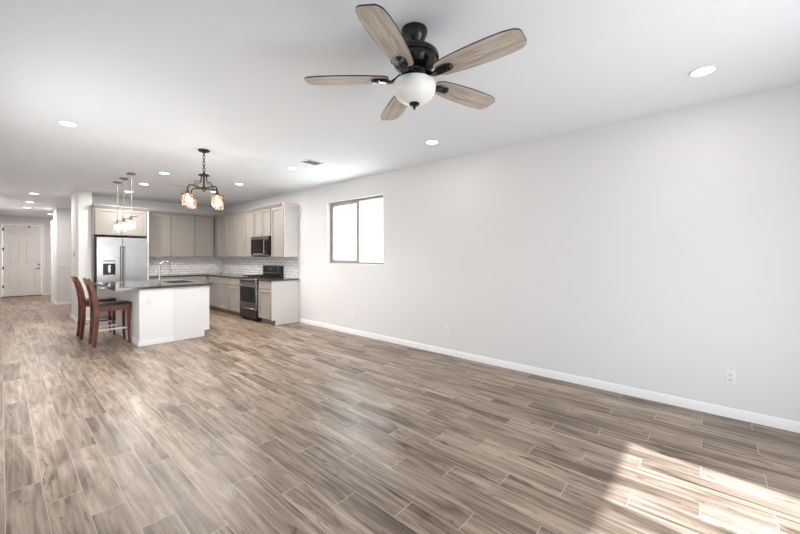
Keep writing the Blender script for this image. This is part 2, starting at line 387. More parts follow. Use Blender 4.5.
struct('door_handle', hd, M['chrome'], 'dark nickel lever', d1)
struct('door_deadbolt', MB().lathe([(0, 0), (0.03, 0), (0.03, 0.012), (0.022, 0.02), (0, 0.02)], mtx=Matrix.Translation((kx, YD+0.035, 1.09)) @ Matrix.Rotation(PI/2, 4, 'X')).box(kx-0.005, kx+0.005, YD, YD+0.015, 1.075, 1.105), M['chrome'], None, d1)
for z in (2.28, 1.62, 0.98, 0.36): struct('door_hinge', MB().cyl((DX0-0.004, YD+0.028, z-0.05), (DX0-0.004, YD+0.028, z+0.05), 0.009, 10).box(DX0-0.004, DX0+0.03, YD+0.031, YD+0.034, z-0.05, z+0.05), M['slot'], None, d1)
struct('door_latch', MB().box(0.62, 0.66, YD+0.005, YD+0.034, DH-0.075, DH-0.02, 0.004).cyl((0.64, YD+0.005, DH-0.06), (0.64, YD-0.02, DH-0.05), 0.008), M['black'], 'small black catch', d1)
struct('door_threshold', MB().box(DX0-0.02, DX1+0.02, YD-0.02, YD+0.1, 0.0, 0.022, 0.006), M['slot'], 'dark threshold', d1)
cs = MB(); cw = 0.065
cs.box(DX0-0.02-cw, DX0-0.005, YD-0.016, YD, 0, DH+0.012, 0.004).box(DX1+0.005, DX1+0.02+cw, YD-0.016, YD, 0, DH+0.012, 0.004).box(DX0-0.02-cw, DX1+0.02+cw, YD-0.016, YD, DH+0.012, DH+0.085, 0.004)
cs.box(DX0-0.02, DX0-0.006, YD, YD+0.1, 0, DH+0.02).box(DX1+0.006, DX1+0.02, YD, YD+0.1, 0, DH+0.02).box(DX0-0.02, DX1+0.02, YD, YD+0.1, DH+0.006, DH+0.02)
struct('trim_2', cs, M['trim'], 'white casing round the front door')
hj = MB(); hj.box(1.005, 1.035, 14.52, 14.80, 0, 2.45, 0.004).box(0.985, 1.035, 14.72, 14.80, 0, 2.45, 0.004)
tr3 = struct('trim_3', hj, M['trim'], 'white door jamb at the far corner of the hallway wall')
for z in (2.3, 1.62, 0.75): struct('trim_hinge', MB().box(0.978, 0.986, 14.73, 14.79, z-0.05, z+0.05, 0.002), M['copper'], None, tr3)

# tile backsplashes
struct('backsplash_back', MB().box(2.245, WR-0.008, YB-0.008, YB, 0.914, 1.365), M['splash_x'], 'white subway tile backsplash with grey grout on the back wall')
struct('backsplash_right', MB().box(WR-0.008, WR, 6.46, YB, 0.914, 1.365), M['splash_y'], 'white subway tile backsplash with grey grout behind the range')

# ------------------------------------------------------------------ cabinets
def shaker(mb, u0, u1, z0, z1, face, axis, fw=0.055, th=0.023):
    """shaker door on plane `face`, facing -axis; u is the other horizontal axis"""
    def bx(a, b, c, d, d0, d1, bev):
        if axis == 'Y': mb.box(a, b, face-d1, face-d0, c, d, bev)
        else: mb.box(face-d1, face-d0, a, b, c, d, bev)
    bx(u0, u0+fw, z0, z1, 0, th, 0.002); bx(u1-fw, u1, z0, z1, 0, th, 0.002)
    bx(u0+fw, u1-fw, z1-fw, z1, 0, th, 0.002); bx(u0+fw, u1-fw, z0, z0+fw, 0, th, 0.002)
    bx(u0+fw-0.004, u1-fw+0.004, z0+fw-0.004, z1-fw+0.004, 0, th-0.016, 0)
    return mb
def slabfront(mb, u0, u1, z0, z1, face, axis, th=0.02):
    if axis == 'Y': mb.box(u0, u1, face-th, face, z0, z1, 0.002)
    else: mb.box(face-th, face, u0, u1, z0, z1, 0.002)
    return mb
def crown(mb, u0, u1, face, wall, axis, z0=2.42, z1=2.48):
    p = [(face-0.02, z0-0.012), (face-0.028, z0), (face-0.045, z0+0.03), (face-0.055, z0+0.04), (face-0.055, z1), (wall, z1), (wall, z0-0.012)]
    t = bmesh.new()
    def P(u, q): return (u, q[0], q[1]) if axis == 'Y' else (q[0], u, q[1])
    A = [t.verts.new(P(u0, q)) for q in p]; B = [t.verts.new(P(u1, q)) for q in p]; k = len(p)
    t.faces.new(A); t.faces.new(B[::-1])
    for i in range(k): t.faces.new([A[i], A[(i+1) % k], B[(i+1) % k], B[i]])
    bmesh.ops.recalc_face_normals(t, faces=t.faces); mb._add(t); return mb
UZ0, UZ1 = 1.365, 2.41
FY = 10.02   # carcass front of the back uppers
FX = 3.82    # carcass front of the right uppers
G1 = 'taupe upper cabinets'
def upper(axis, u0, u1, z0, z1, doors, label, endpanel=None):
    face, wall = (FY, YB) if axis == 'Y' else (FX, WR)
    loc = ((u0+u1)/2, (face+wall)/2, z0) if axis == 'Y' else ((face+wall)/2, (u0+u1)/2, z0)
    r = thing('upper_cabinet', loc, label, 'cabinet', G1)
    g = 0.0015; b = MB()
    if axis == 'Y': b.box(u0+g, u1-g, face, wall-0.001, z0, z1)
    else: b.box(face, wall-0.001, u0+g, u1-g, z0, z1)
    part(r, 'body', b, M['cab'])
    for a, c in doors: part(r, 'door', shaker(MB(), a, c, z0+0.004, z1-0.006, face, axis), M['cab'])
    part(r, 'crown', crown(MB(), u0, 3.765 if u1 == 3.796 else u1, face, wall-0.001, axis), M['cab'])
    return r
upper('Y', 2.248, 2.79, UZ0, UZ1, [(2.315, 2.772)], 'single-door taupe upper cabinet on the back wall next to the refrigerator cabinet')
upper('Y', 2.79, 3.315, UZ0, UZ1, [(2.806, 3.298)], 'middle of the three taupe uppers on the back wall')
upper('Y', 3.315, 3.796, UZ0, UZ1, [(3.332, 3.75)], 'taupe upper cabinet on the back wall, at the inside corner')
upper('X', 9.27, 10.34, UZ0, UZ1, [(9.288, 9.76)], 'single-door taupe upper cabinet on the range wall, in the far corner')
upper('X', 8.25, 9.27, UZ0, UZ1, [(8.772, 9.252), (8.268, 8.748)], 'two-door tall taupe upper cabinet on the range wall')
upper('X', 7.765, 8.25, UZ0, UZ1, [(7.783, 8.232)], 'single-door taupe upper cabinet just beyond the microwave')
upper('X', 7.005, 7.765, 1.815, UZ1, [(7.40, 7.747), (7.025, 7.37)], 'short two-door taupe upper cabinet above the microwave')
r = upper('X', 6.475, 7.005, UZ0, UZ1, [(6.495, 6.985)], 'taupe upper cabinet nearest the window, with a light end panel')
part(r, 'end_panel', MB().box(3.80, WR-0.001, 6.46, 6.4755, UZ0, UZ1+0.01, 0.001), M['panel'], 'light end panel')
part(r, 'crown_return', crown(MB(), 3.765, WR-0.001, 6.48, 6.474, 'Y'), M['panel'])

# refrigerator cabinet: side panels to the floor and a two-door box on top
r = thing('refrigerator_cabinet', (1.755, 10.02, 0), 'tall taupe refrigerator surround with a two-door cabinet on top', 'cabinet')
part(r, 'side_panel', MB().box(1.272, 1.290, 9.72, YB-0.001, 0, UZ1), M['cab'])
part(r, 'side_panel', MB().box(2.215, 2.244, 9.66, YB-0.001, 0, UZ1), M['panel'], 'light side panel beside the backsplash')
part(r, 'body', MB().box(1.290, 2.215, 9.72, YB-0.001, 1.835, UZ1), M['cab'])
part(r, 'door', shaker(MB(), 1.305, 1.742, 1.845, UZ1-0.006, 9.72, 'Y'), M['cab'])
part(r, 'door', shaker(MB(), 1.760, 2.20, 1.845, UZ1-0.006, 9.72, 'Y'), M['cab'])
part(r, 'crown', crown(MB(), 1.272, 2.246, 9.72, YB-0.001, 'Y'), M['cab'])

# base cabinets
BX = 3.545; BY = 9.755; TZ = 0.884
G2 = 'taupe base cabinets'
def base_x(y0, y1, drawers, doors, label):
    r = thing('base_cabinet', ((BX+WR)/2, (y0+y1)/2, 0), label, 'cabinet', G2)
    part(r, 'body', MB().box(BX, WR-0.001, y0+0.001, y1-0.001, 0.105, TZ-0.001), M['cab'])
    part(r, 'toe_kick', MB().box(BX+0.06, BX+0.075, y0+0.001, y1-0.001, 0, 0.105), M['kick'])
    for a, b in drawers: part(r, 'drawer', slabfront(MB(), a, b, 0.715, 0.872, BX, 'X'), M['cab'])
    for a, b in doors: part(r, 'door', shaker(MB(), a, b, 0.118, 0.695, BX, 'X'), M['cab'])
    return r
base_x(7.80, 8.43, [(7.818, 8.412)], [(7.818, 8.412)], 'one-drawer taupe base cabinet just beyond the range')
base_x(8.43, 9.754, [(8.448, 9.63)], [(8.448, 9.02), (9.045, 9.63)], 'two-door taupe base cabinet under a wide drawer, running into the corner')
r = base_x(6.475, 7.022, [(6.50, 7.0)], [(6.50, 7.0)], 'one-door taupe base cabinet between range and bare wall, with a light end panel')
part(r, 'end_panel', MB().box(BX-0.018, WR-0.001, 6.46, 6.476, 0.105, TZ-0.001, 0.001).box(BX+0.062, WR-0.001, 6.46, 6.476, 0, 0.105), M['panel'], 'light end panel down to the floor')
def base_y(x0, x1, doors, label):
    r = thing('base_cabinet', ((x0+x1)/2, (BY+YB)/2, 0), label, 'cabinet', G2)
    part(r, 'body', MB().box(x0+0.001, x1-0.001, BY, YB-0.001, 0.105, TZ-0.001), M['cab'])
    part(r, 'toe_kick', MB().box(x0+0.001, x1-0.001, BY+0.06, BY+0.075, 0, 0.105), M['kick'])
    for a, b in doors:
        part(r, 'drawer', slabfront(MB(), a, b, 0.715, 0.872, BY, 'Y'), M['cab']); part(r, 'door', shaker(MB(), a, b, 0.115, 0.705, BY, 'Y'), M['cab'])
base_y(2.248, 2.86, [(2.26, 2.85)], 'back-wall base cabinet beside the refrigerator, behind the island sink')
base_y(2.86, 3.543, [(2.87, 3.51)], 'back-wall base cabinet at the inside corner, partly behind the island')

# worktops
wt = MB().prism([(2.248, YB-0.009), (2.248, BY-0.045), (BX-0.045, BY-0.045), (BX-0.045, 7.80), (WR-0.009, 7.80), (WR-0.009, YB-0.009)], TZ, 0.914, bev=0.002)
solo('worktop', wt, M['quartz'], (3.3, 9.6, TZ), 'L-shaped charcoal worktop along the back wall and up to the range', 'worktop')
solo('worktop', MB().box(BX-0.045, WR-0.009, 6.43, 7.025, TZ, 0.914, 0.002), M['quartz'], (3.8, 6.72, TZ), 'short charcoal worktop between the range and the bare wall', 'worktop')

# ------------------------------------------------------------------ appliances
# refrigerator
r = thing('refrigerator', (1.755, 9.98, 0), 'stainless french-door refrigerator with a black ice dispenser', 'refrigerator')
part(r, 'body', MB().box(1.296, 2.205, 9.70, 10.30, 0.03, 1.80), M['black'], 'dark cabinet case')
for a, b, n in ((1.325, 1.752, 'left'), (1.758, 2.20, 'right')):
    d = MB()
    if n == 'left':
        hx0, hx1, hz0, hz1 = 1.425, 1.635, 0.985, 1.225
        d.box(a, hx0, 9.62, 9.70, 0.765, 1.785).box(hx1, b, 9.62, 9.70, 0.765, 1.785).box(hx0, hx1, 9.62, 9.70, 0.765, hz0).box(hx0, hx1, 9.62, 9.70, hz1, 1.785)
    else: d.box(a, b, 9.62, 9.70, 0.765, 1.785, 0.004)
    dr = part(r, 'door', d, M['steel'])
    hx = 1.728 if n == 'left' else 1.784
    part(dr, 'handle', MB().cyl((hx, 9.575, 0.83), (hx, 9.575, 1.60), 0.012).cyl((hx, 9.575, 0.87), (hx, 9.625, 0.87), 0.009).cyl((hx, 9.575, 1.56), (hx, 9.625, 1.56), 0.009), M['chrome'])
    if n == 'left':
        part(dr, 'dispenser', MB().box(hx0, hx1, 9.690, 9.6995, hz0, hz1).box(hx0, hx0+0.006, 9.618, 9.69, hz0, hz1).box(hx1-0.006, hx1, 9.618, 9.69, hz0, hz1).box(hx0, hx1, 9.618, 9.69, hz1-0.012, hz1).box(hx0, hx1, 9.618, 9.69, hz0, hz0+0.012), M['black'], 'black dispenser niche')
        part(dr, 'paddle', MB().box(1.505, 1.56, 9.63, 9.645, 1.02, 1.20, 0.006).box(1.515, 1.55, 9.645, 9.69, 1.15, 1.19), M['chrome'], 'silver dispenser paddle')
        part(dr, 'control_strip', MB().box(1.43, 1.63, 9.617, 9.620, 1.26, 1.30, 0.001), M['steel_warm'])
    else:
        part(dr, 'badge', MB().box(2.06, 2.16, 9.617, 9.620, 1.715, 1.735, 0.001), M['chrome'])
for z0, z1 in ((0.42, 0.755), (0.085, 0.41)):
    dr = part(r, 'drawer', MB().box(1.325, 2.20, 9.62, 9.70, z0, z1, 0.004), M['steel'])
    hz = z1-0.055
    part(dr, 'handle', MB().cyl((1.40, 9.575, hz), (2.12, 9.575, hz), 0.012).cyl((1.44, 9.575, hz), (1.44, 9.625, hz), 0.009).cyl((2.08, 9.575, hz), (2.08, 9.625, hz), 0.009), M['chrome'])
part(r, 'kick_grille', MB().box(1.32, 2.19, 9.67, 9.70, 0.0, 0.08), M['black'])

# over-the-range microwave
r = thing('microwave', (3.9, 7.385, 1.385), 'black and stainless microwave mounted over the range', 'microwave')
mx = 3.725
part(r, 'body', MB().box(mx+0.03, WR-0.001, 7.015, 7.755, 1.39, 1.813), M['black'])
part(r, 'door', MB().box(mx, mx+0.03, 7.015, 7.755, 1.415, 1.745, 0.004), M['blackglass'], 'black glass door')
part(r, 'top_vent', MB().box(mx-0.004, mx+0.03, 7.015, 7.755, 1.745, 1.813, 0.004), M['steel_warm'], 'stainless strip over the door')
part(r, 'bottom_rail', MB().box(mx-0.004, mx+0.03, 7.015, 7.755, 1.39, 1.415, 0.003), M['steel_warm'])
part(r, 'handle', MB().cyl((mx-0.045, 7.075, 1.44), (mx-0.045, 7.075, 1.77), 0.010).cyl((mx-0.045, 7.075, 1.47), (mx, 7.075, 1.47), 0.009).cyl((mx-0.045, 7.075, 1.73), (mx, 7.075, 1.73), 0.009), M['steel_warm'])
kp = MB().box(mx-0.0015, mx+0.002, 7.20, 7.64, 1.427, 1.434)
part(r, 'control_marks', kp, M['plastic'])
part(r, 'badge', MB().lathe([(0, 0), (0.012, 0), (0.012, 0.003), (0, 0.003)], mtx=Matrix.Translation((mx-0.004, 7.39, 1.78)) @ Matrix.Rotation(-PI/2, 4, 'Y')), M['chrome'])

# gas range
r = thing('gas_range', (3.8, 7.41, 0), 'black and stainless gas range with black grates and a raised back guard', 'range')
ry0, ry1, rx = 7.032, 7.792, 3.50
part(r, 'body', MB().box(rx+0.03, WR-0.02, ry0, ry1, 0.05, 0.90), M['black'])
part(r, 'cooktop', MB().box(rx+0.0, WR-0.02, ry0, ry1, 0.90, 0.925, 0.004), M['black'])
gr = MB()
for k in range(3):
    a = ry0+0.03+k*0.235; b = a+0.225
    gr.box(rx+0.06, 4.0, a, a+0.012, 0.945, 0.96).box(rx+0.06, 4.0, b-0.012, b, 0.945, 0.96).box(rx+0.06, rx+0.072, a, b, 0.945, 0.96).box(3.988, 4.0, a, b, 0.945, 0.96)
    gr.box(rx+0.06, 4.0, (a+b)/2-0.006, (a+b)/2+0.006, 0.945, 0.96).box(3.70, 3.712, a, b, 0.945, 0.96).box(3.86, 3.872, a, b, 0.945, 0.96)
    for x in (rx+0.066, 3.994):
        for y in (a+0.006, b-0.006): gr.box(x-0.006, x+0.006, y-0.006, y+0.006, 0.925, 0.946)
part(r, 'grate', gr, M['iron'])
for x, y in ((3.66, 7.18), (3.88, 7.18), (3.66, 7.64), (3.88, 7.64), (3.77, 7.41)): part(r, 'burner', MB().lathe([(0, 0.925), (0.05, 0.925), (0.045, 0.938), (0.03, 0.942), (0, 0.942)], (x, y, 0)), M['iron'])
bgd = part(r, 'back_guard', MB().box(4.03, WR-0.012, ry0, ry1, 0.925, 1.165, 0.006), M['black'])
part(bgd, 'guard_trim', MB().box(4.022, 4.032, ry0+0.02, ry1, 0.99, 1.02, 0.002).box(4.022, 4.032, ry0+0.05, ry0+0.075, 1.02, 1.15, 0.002), M['steel_warm'])
part(bgd, 'display', MB().box(4.027, 4.031, 7.33, 7.53, 1.06, 1.12), M['blackglass'])
part(r, 'control_panel', MB().box(rx-0.015, rx+0.03, ry0, ry1, 0.80, 0.905, 0.006), M['steel'])
for i in range(5): part(r, 'knob', MB().lathe([(0, 0), (0.026, 0), (0.024, 0.022), (0.018, 0.03), (0, 0.03)], mtx=Matrix.Translation((rx-0.015, ry0+0.10+i*0.14, 0.852)) @ Matrix.Rotation(-PI/2, 4, 'Y')), M['black'])
od = part(r, 'oven_door', MB().box(rx-0.01, rx+0.03, ry0, ry1, 0.285, 0.795, 0.004), M['steel'])
part(od, 'oven_window', MB().box(rx-0.014, rx-0.009, ry0+0.035, ry1-0.035, 0.40, 0.725, 0.002), M['blackglass'])
part(od, 'handle', MB().cyl((rx-0.06, ry0+0.03, 0.762), (rx-0.06, ry1-0.03, 0.762), 0.012).cyl((rx-0.06, ry0+0.06, 0.762), (rx-0.01, ry0+0.06, 0.762), 0.009).cyl((rx-0.06, ry1-0.06, 0.762), (rx-0.01, ry1-0.06, 0.762), 0.009), M['steel'])
part(od, 'lower_band', MB().box(rx-0.014, rx-0.009, ry0+0.01, ry1-0.01, 0.29, 0.395, 0.002), M['steel_warm'])
part(od, 'badge', MB().lathe([(0, 0), (0.013, 0), (0.013, 0.003), (0, 0.003)], mtx=Matrix.Translation((rx-0.014, 7.41, 0.345)) @ Matrix.Rotation(-PI/2, 4, 'Y')), M['chrome'])
part(r, 'bottom_drawer', MB().box(rx-0.006, rx+0.03, ry0, ry1, 0.06, 0.245, 0.004), M['black'])
part(r, 'drawer_trim', MB().box(rx-0.012, rx+0.03, ry0, ry1, 0.247, 0.283, 0.003), M['steel'])
for y in (ry0+0.05, ry1-0.05):
    for x in (rx+0.08, 4.04): part(r, 'foot', MB().cyl((x, y, 0), (x, y, 0.052), 0.018), M['iron'])

# ------------------------------------------------------------------ island
IX0, IXM, IX1, IY0, IY1 = 1.397, 1.849, 2.40, 6.53, 8.20
SKX0, SKX1, SKY0, SKY1 = 1.96, 2.34, 6.98, 7.66
r = thing('kitchen_island', (1.9, 7.36, 0), 'white kitchen island with an overhang for stools', 'kitchen island')
part(r, 'knee_wall', MB().box(IX0, IXM, IY0, IY1, 0, 0.8755), M['trim'], 'painted half wall')
part(r, 'knee_wall_baseboard', base_poly(base_poly(MB(), IX0-0.012, IY0, IXM, IY0, 0, -1, 0.083, 0.012), IX0, IY0, IX0, IY1, -1, 0, 0.083, 0.012), M['trim'])
part(r, 'cabinet_body', MB().box(IXM+0.001, IX1-0.02, IY0+0.022, SKY0-0.02, 0.105, 0.8755).box(IXM+0.001, IX1-0.02, SKY1+0.02, IY1, 0.105, 0.8755).box(IXM+0.001, IX1-0.02, SKY0-0.02, SKY1+0.02, 0.105, 0.125).box(IXM+0.001, IXM+0.02, SKY0-0.02, SKY1+0.02, 0.125, 0.8755), M['island'])
part(r, 'end_panel', MB().box(IXM+0.001, IX1, IY0+0.004, IY0+0.022, 0.105, 0.8755, 0.001).box(IXM+0.001, 2.318, IY0+0.004, IY0+0.022, 0, 0.105), M['island'])
part(r, 'toe_kick', MB().box(2.303, 2.318, IY0+0.022, IY1, 0, 0.105), M['kick'])
for k in range(3):
    a = IY0+0.03+k*0.555; b = a+0.545; t = MB()
    fw = 0.055; X0, X1 = IX1-0.02, IX1
    t.box(X0, X1, a, a+fw, 0.115, 0.872, 0.002).box(X0, X1, b-fw, b, 0.115, 0.872, 0.002).box(X0, X1, a+fw, b-fw, 0.115, 0.17, 0.002).box(X0, X1, a+fw, b-fw, 0.817, 0.872, 0.002).box(X0, X1-0.01, a+fw, b-fw, 0.17, 0.817)
    part(r, 'door', t, M['island'])
solo('worktop', MB().slab_hole(1.10, 2.425, 6.485, 8.22, 0.876, 0.914, SKX0, SKX1, SKY0, SKY1), M['quartz'], (1.77, 7.35, 0.876), 'glossy charcoal worktop on the island, reflecting the refrigerator', 'worktop')
sk = MB(); t_ = 0.01; sb = 0.70
sk.box(SKX0-t_, SKX1+t_, SKY0-t_, SKY1+t_, sb, sb+t_).box(SKX0-t_, SKX0, SKY0, SKY1, sb+t_, 0.875).box(SKX1, SKX1+t_, SKY0, SKY1, sb+t_, 0.875).box(SKX0-t_, SKX1+t_, SKY0-t_, SKY0, sb+t_, 0.875).box(SKX0-t_, SKX1+t_, SKY1, SKY1+t_, sb+t_, 0.875)
r = thing('sink', (2.15, 7.32, 0.71), 'stainless sink set into the island worktop', 'sink')
part(r, 'basin', sk, M['steel']); part(r, 'drain', MB().lathe([(0, sb+t_), (0.04, sb+t_), (0.036, sb+t_+0.004), (0, sb+t_+0.004)], (2.15, 7.32, 0)), M['chrome'])
r = thing('faucet', (1.86, 7.32, 0.914), 'tall gooseneck nickel faucet on the island beside the sink', 'faucet')
part(r, 'base', MB().lathe([(0, 0.914), (0.03, 0.914), (0.029, 0.925), (0.021, 0.935), (0.019, 0.99), (0, 0.99)], (1.86, 7.32, 0)), M['chrome'])
arc = [(1.86, 7.32, 0.98), (1.86, 7.32, 1.17)] + [(1.86+0.088-0.088*math.cos(a), 7.32, 1.19+0.088*math.sin(a)) for a in [k*PI/10 for k in range(0, 10)]] + [(2.036, 7.32, 1.17)]
part(r, 'neck', MB().tube(arc, 0.016, 12), M['chrome'])
part(r, 'spray_head', MB().tube([(2.035, 7.32, 1.185), (2.042, 7.32, 1.14), (2.048, 7.32, 1.11)], [0.015, 0.018, 0.015], 12), M['chrome'])
part(r, 'lever', MB().tube([(1.86, 7.32, 0.96), (1.86, 7.28, 0.965), (1.865, 7.22, 0.985)], [0.012, 0.008, 0.006], 10), M['chrome'])

# ------------------------------------------------------------------ counter stools
def make_stool(loc, label):
    """stool facing +X; near side at y=0, far side at y=0.40; x=0 the back of the back legs"""
    X, Y = loc[0], loc[1]
    r = thing('counter_stool', loc, label, 'stool', 'wooden counter stools at the island')
    post = [(0.005, 0.0), (0.018, 0.12), (0.034, 0.34), (0.036, 0.55), (0.030, 0.67), (0.012, 0.80), (-0.018, 0.92), (-0.06, 1.03), (-0.066, 1.042)]
    def L(x, y, z): return (X+x, Y+y, z)
    for y in (0.02, 0.38):
        part(r, 'back_leg', MB().tube([L(x, y, z) for x, z in post], [0.9, 0.95, 1.05, 1.15, 1.15, 1.1, 1.0, 0.85, 0.8], flat=(0.050, 0.036)), M['stool'])
    fl = [(0.44, 0.0), (0.432, 0.12), (0.428, 0.30), (0.432, 0.48), (0.436, 0.618)]
    for y in (0.02, 0.38):
        part(r, 'front_leg', MB().tube([L(x, y, z) for x, z in fl], [0.75, 0.85, 0.95, 1.1, 1.15], flat=(0.040, 0.036)), M['stool'])
    part(r, 'apron', MB().box(X+0.03, X+0.44, Y+0.008, Y+0.028, 0.535, 0.618, 0.003).box(X+0.03, X+0.44, Y+0.372, Y+0.392, 0.535, 0.618, 0.003).box(X+0.425, X+0.445, Y+0.028, Y+0.372, 0.535, 0.618, 0.003).box(X+0.03, X+0.05, Y+0.028, Y+0.372, 0.535, 0.618, 0.003), M['stool'])
    part(r, 'seat', MB().box(X+0.045, X+0.465, Y-0.004, Y+0.404, 0.618, 0.645, 0.012, seg=3), M['seat'], 'dark upholstered seat pad')
    part(r, 'stretcher', MB().box(X+0.035, X+0.43, Y+0.012, Y+0.028, 0.235, 0.262, 0.003), M['stretcher'], 'pale side rail')
    part(r, 'stretcher', MB().box(X+0.035, X+0.43, Y+0.372, Y+0.388, 0.235, 0.262, 0.003), M['stretcher'], 'pale side rail')
    part(r, 'footrail', MB().box(X+0.42, X+0.44, Y+0.03, Y+0.37, 0.19, 0.22, 0.003), M['stool'])
    # backrest: arched crest, lower rail and three slats that follow the bend of the posts
    def px(z):
        for (x0, z0), (x1, z1) in zip(post, post[1:]):
            if z0 <= z <= z1: return x0+(x1-x0)*(z-z0)/(z1-z0)
        return post[-1][0]
    part(r, 'crest_rail', MB().tube([L(px(1.0)-0.006-0.018*math.sin(PI*k/8), 0.02+0.36*k/8, 0.998) for k in range(9)], [1]*9, flat=(0.018, 0.085)), M['stool'])
    part(r, 'lower_rail', MB().tube([L(px(0.74)-0.004, 0.02+0.36*k/4, 0.745) for k in range(5)], [1]*5, flat=(0.018, 0.045)), M['stool'])
    for k in range(3):
        y = 0.11+0.09*k
        part(r, 'back_slat', MB().tube([L(px(z)-0.012, y, z) for z in (0.75, 0.80, 0.86, 0.92, 0.975)], [1]*5, flat=(0.040, 0.010)), M['stool'])
    return r
st = make_stool((0.922, 6.95, 0), 'reddish wooden counter stool with dark seat, nearer the front end of the island')
dup(st, (0.872, 7.80, 0), 'reddish wooden counter stool half hidden behind the other, nearer the refrigerator')

# ------------------------------------------------------------------ ceiling fan
FXc, FYc = 1.648, 1.330
r = thing('ceiling_fan', (FXc, FYc, CEIL), 'five-blade ceiling fan with weathered wood blades and a white bowl light', 'ceiling fan')
c = (FXc, FYc, 0)
part(r, 'canopy', MB().lathe([(0, 2.75), (0.078, 2.75), (0.080, 2.738), (0.076, 2.722), (0.064, 2.694), (0.050, 2.674), (0.044, 2.664), (0, 2.664)], c, 40), M['fanmetal'])
part(r, 'downrod', MB().lathe([(0, 2.668), (0.036, 2.668), (0.034, 2.655), (0.026, 2.645), (0.026, 2.638), (0.04, 2.632), (0, 2.632)], c, 32), M['black'])
part(r, 'motor_housing', MB().lathe([(0, 2.636), (0.06, 2.636), (0.115, 2.625), (0.143, 2.602), (0.149, 2.582), (0.147, 2.572), (0.134, 2.567), (0.130, 2.548), (0.112, 2.525), (0.085, 2.513), (0, 2.513)], c, 48), M['fanmetal'])
part(r, 'switch_housing', MB().lathe([(0, 2.515), (0.062, 2.515), (0.067, 2.502), (0.062, 2.49), (0.068, 2.482), (0.085, 2.468), (0.098, 2.458), (0.098, 2.446), (0, 2.446)], c, 40), M['fanmetal'])
zb = 2.458
def blade_outline():
    # (r, half width) from root to the clipped, rounded tip
    top = [(0.155, 0.030), (0.165, 0.046), (0.19, 0.058), (0.24, 0.066), (0.32, 0.074), (0.41, 0.079), (0.50, 0.080), (0.58, 0.077), (0.63, 0.068), (0.652, 0.054), (0.661, 0.036)]
    return [(x, -y) for x, y in top] + [(x, y) for x, y in reversed(top)]
for k in range(5):
    a = math.radians(56.8+72*k)
    mt = Matrix.Translation((FXc, FYc, zb)) @ Matrix.Rotation(a, 4, 'Z') @ Matrix.Rotation(math.radians(-10), 4, 'X')
    bl = MB().prism(blade_outline(), -0.003, 0.003)
    o = bl.build('blade', M['blade'], (0, 0, 0), r); o.matrix_local = Matrix.Translation((0, 0, -CEIL)) @ Matrix.Translation((0, 0, zb)) @ Matrix.Rotation(a, 4, 'Z') @ Matrix.Rotation(math.radians(-10), 4, 'X')
    # dark band round the blade's edge
    ol = blade_outline(); t = bmesh.new(); n = len(ol)
    for z0, z1 in ((-0.0034, 0.0042),):
        A = [t.verts.new((x*1.0015 if x > 0.3 else x, y*1.012, z0)) for x, y in ol]; B = [t.verts.new((x*1.0015 if x > 0.3 else x, y*1.012, z1)) for x, y in ol]
        for i in range(n): t.faces.new([A[i], A[(i+1) % n], B[(i+1) % n], B[i]])
        t.faces.new(B)
    ed = MB(); ed._add(t); e_ = ed.build('blade_edge', M['bladeedge'], (0, 0, 0), o); e_['label'] = 'dark blade edge'
    # blade iron: curved arm and a cupped plate under the blade root
    ir = MB(); ir.tube([(0.085, 0, 0.02), (0.11, 0, 0.0), (0.14, 0, -0.018), (0.175, 0, -0.016), (0.21, 0, -0.010)], [1.0, 0.9, 0.9, 1.1, 1.2], flat=(0.036, 0.013))
    ir.prism([(0.17, -0.018), (0.19, -0.030), (0.235, -0.030), (0.262, -0.016), (0.265, 0), (0.262, 0.016), (0.235, 0.030), (0.19, 0.030), (0.17, 0.018)], -0.014, -0.0035, bev=0.003)
    ir.lathe([(0, -0.024), (0.018, -0.022), (0.022, -0.014), (0, -0.014)], (0.238, 0, 0), 16)
    i_ = ir.build('blade_iron', M['fanmetal'], (0, 0, 0), r)
    i_.matrix_local = Matrix.Translation((0, 0, zb-CEIL)) @ Matrix.Rotation(a, 4, 'Z') @ Matrix.Rotation(math.radians(-10), 4, 'X')
lk = MB().lathe([(0, 2.448), (0.108, 2.448), (0.113, 2.440), (0.108, 2.432), (0, 2.432)], c, 40)
part(r, 'light_fitter', lk, M['fanmetal'])
bowl = [(0.108, 2.436), (0.122, 2.43), (0.1295, 2.414), (0.129, 2.396), (0.124, 2.372), (0.108, 2.346), (0.082, 2.326), (0.074, 2.322), (0.060, 2.314), (0.03, 2.308), (0, 2.306)]
part(r, 'light_bowl', MB().lathe([(0, 2.434)] + bowl, c, 48), M['frost'], 'frosted white glass bowl')
part(r, 'finial', MB().lathe([(0, 2.31), (0.030, 2.309), (0.032, 2.302), (0.026, 2.296), (0.010, 2.292), (0.008, 2.279), (0.006, 2.272), (0, 2.271)], c, 24), M['black'])

# ------------------------------------------------------------------ chandelier
hx, hy = 1.723, 4.87
r = thing('chandelier', (hx, hy, CEIL), 'bronze four-light chandelier with amber glass jar shades on a chain', 'chandelier')
c = (hx, hy, 0)
part(r, 'canopy', MB().lathe([(0, 2.75), (0.066, 2.75), (0.068, 2.740), (0.06, 2.728), (0.025, 2.722), (0.012, 2.71), (0, 2.71)], c, 32), M['bronze'])
ch = MB()
z = 2.715; k = 0
while z > 2.45:
    pts = [(0.014*math.cos(q), 0.026*math.sin(q)) for q in [2*PI*i/12 for i in range(13)]]
    ch.tube([(hx+(u if k % 2 else 0), hy+(0 if k % 2 else u), z-0.018+v) for u, v in pts], 0.0045, 6); z -= 0.040; k += 1
part(r, 'chain', ch, M['bronze'])
part(r, 'top_disc', MB().lathe([(0, 2.465), (0.012, 2.46), (0.02, 2.44), (0.062, 2.432), (0.064, 2.419), (0.02, 2.412), (0, 2.412)], c, 32), M['bronze'])
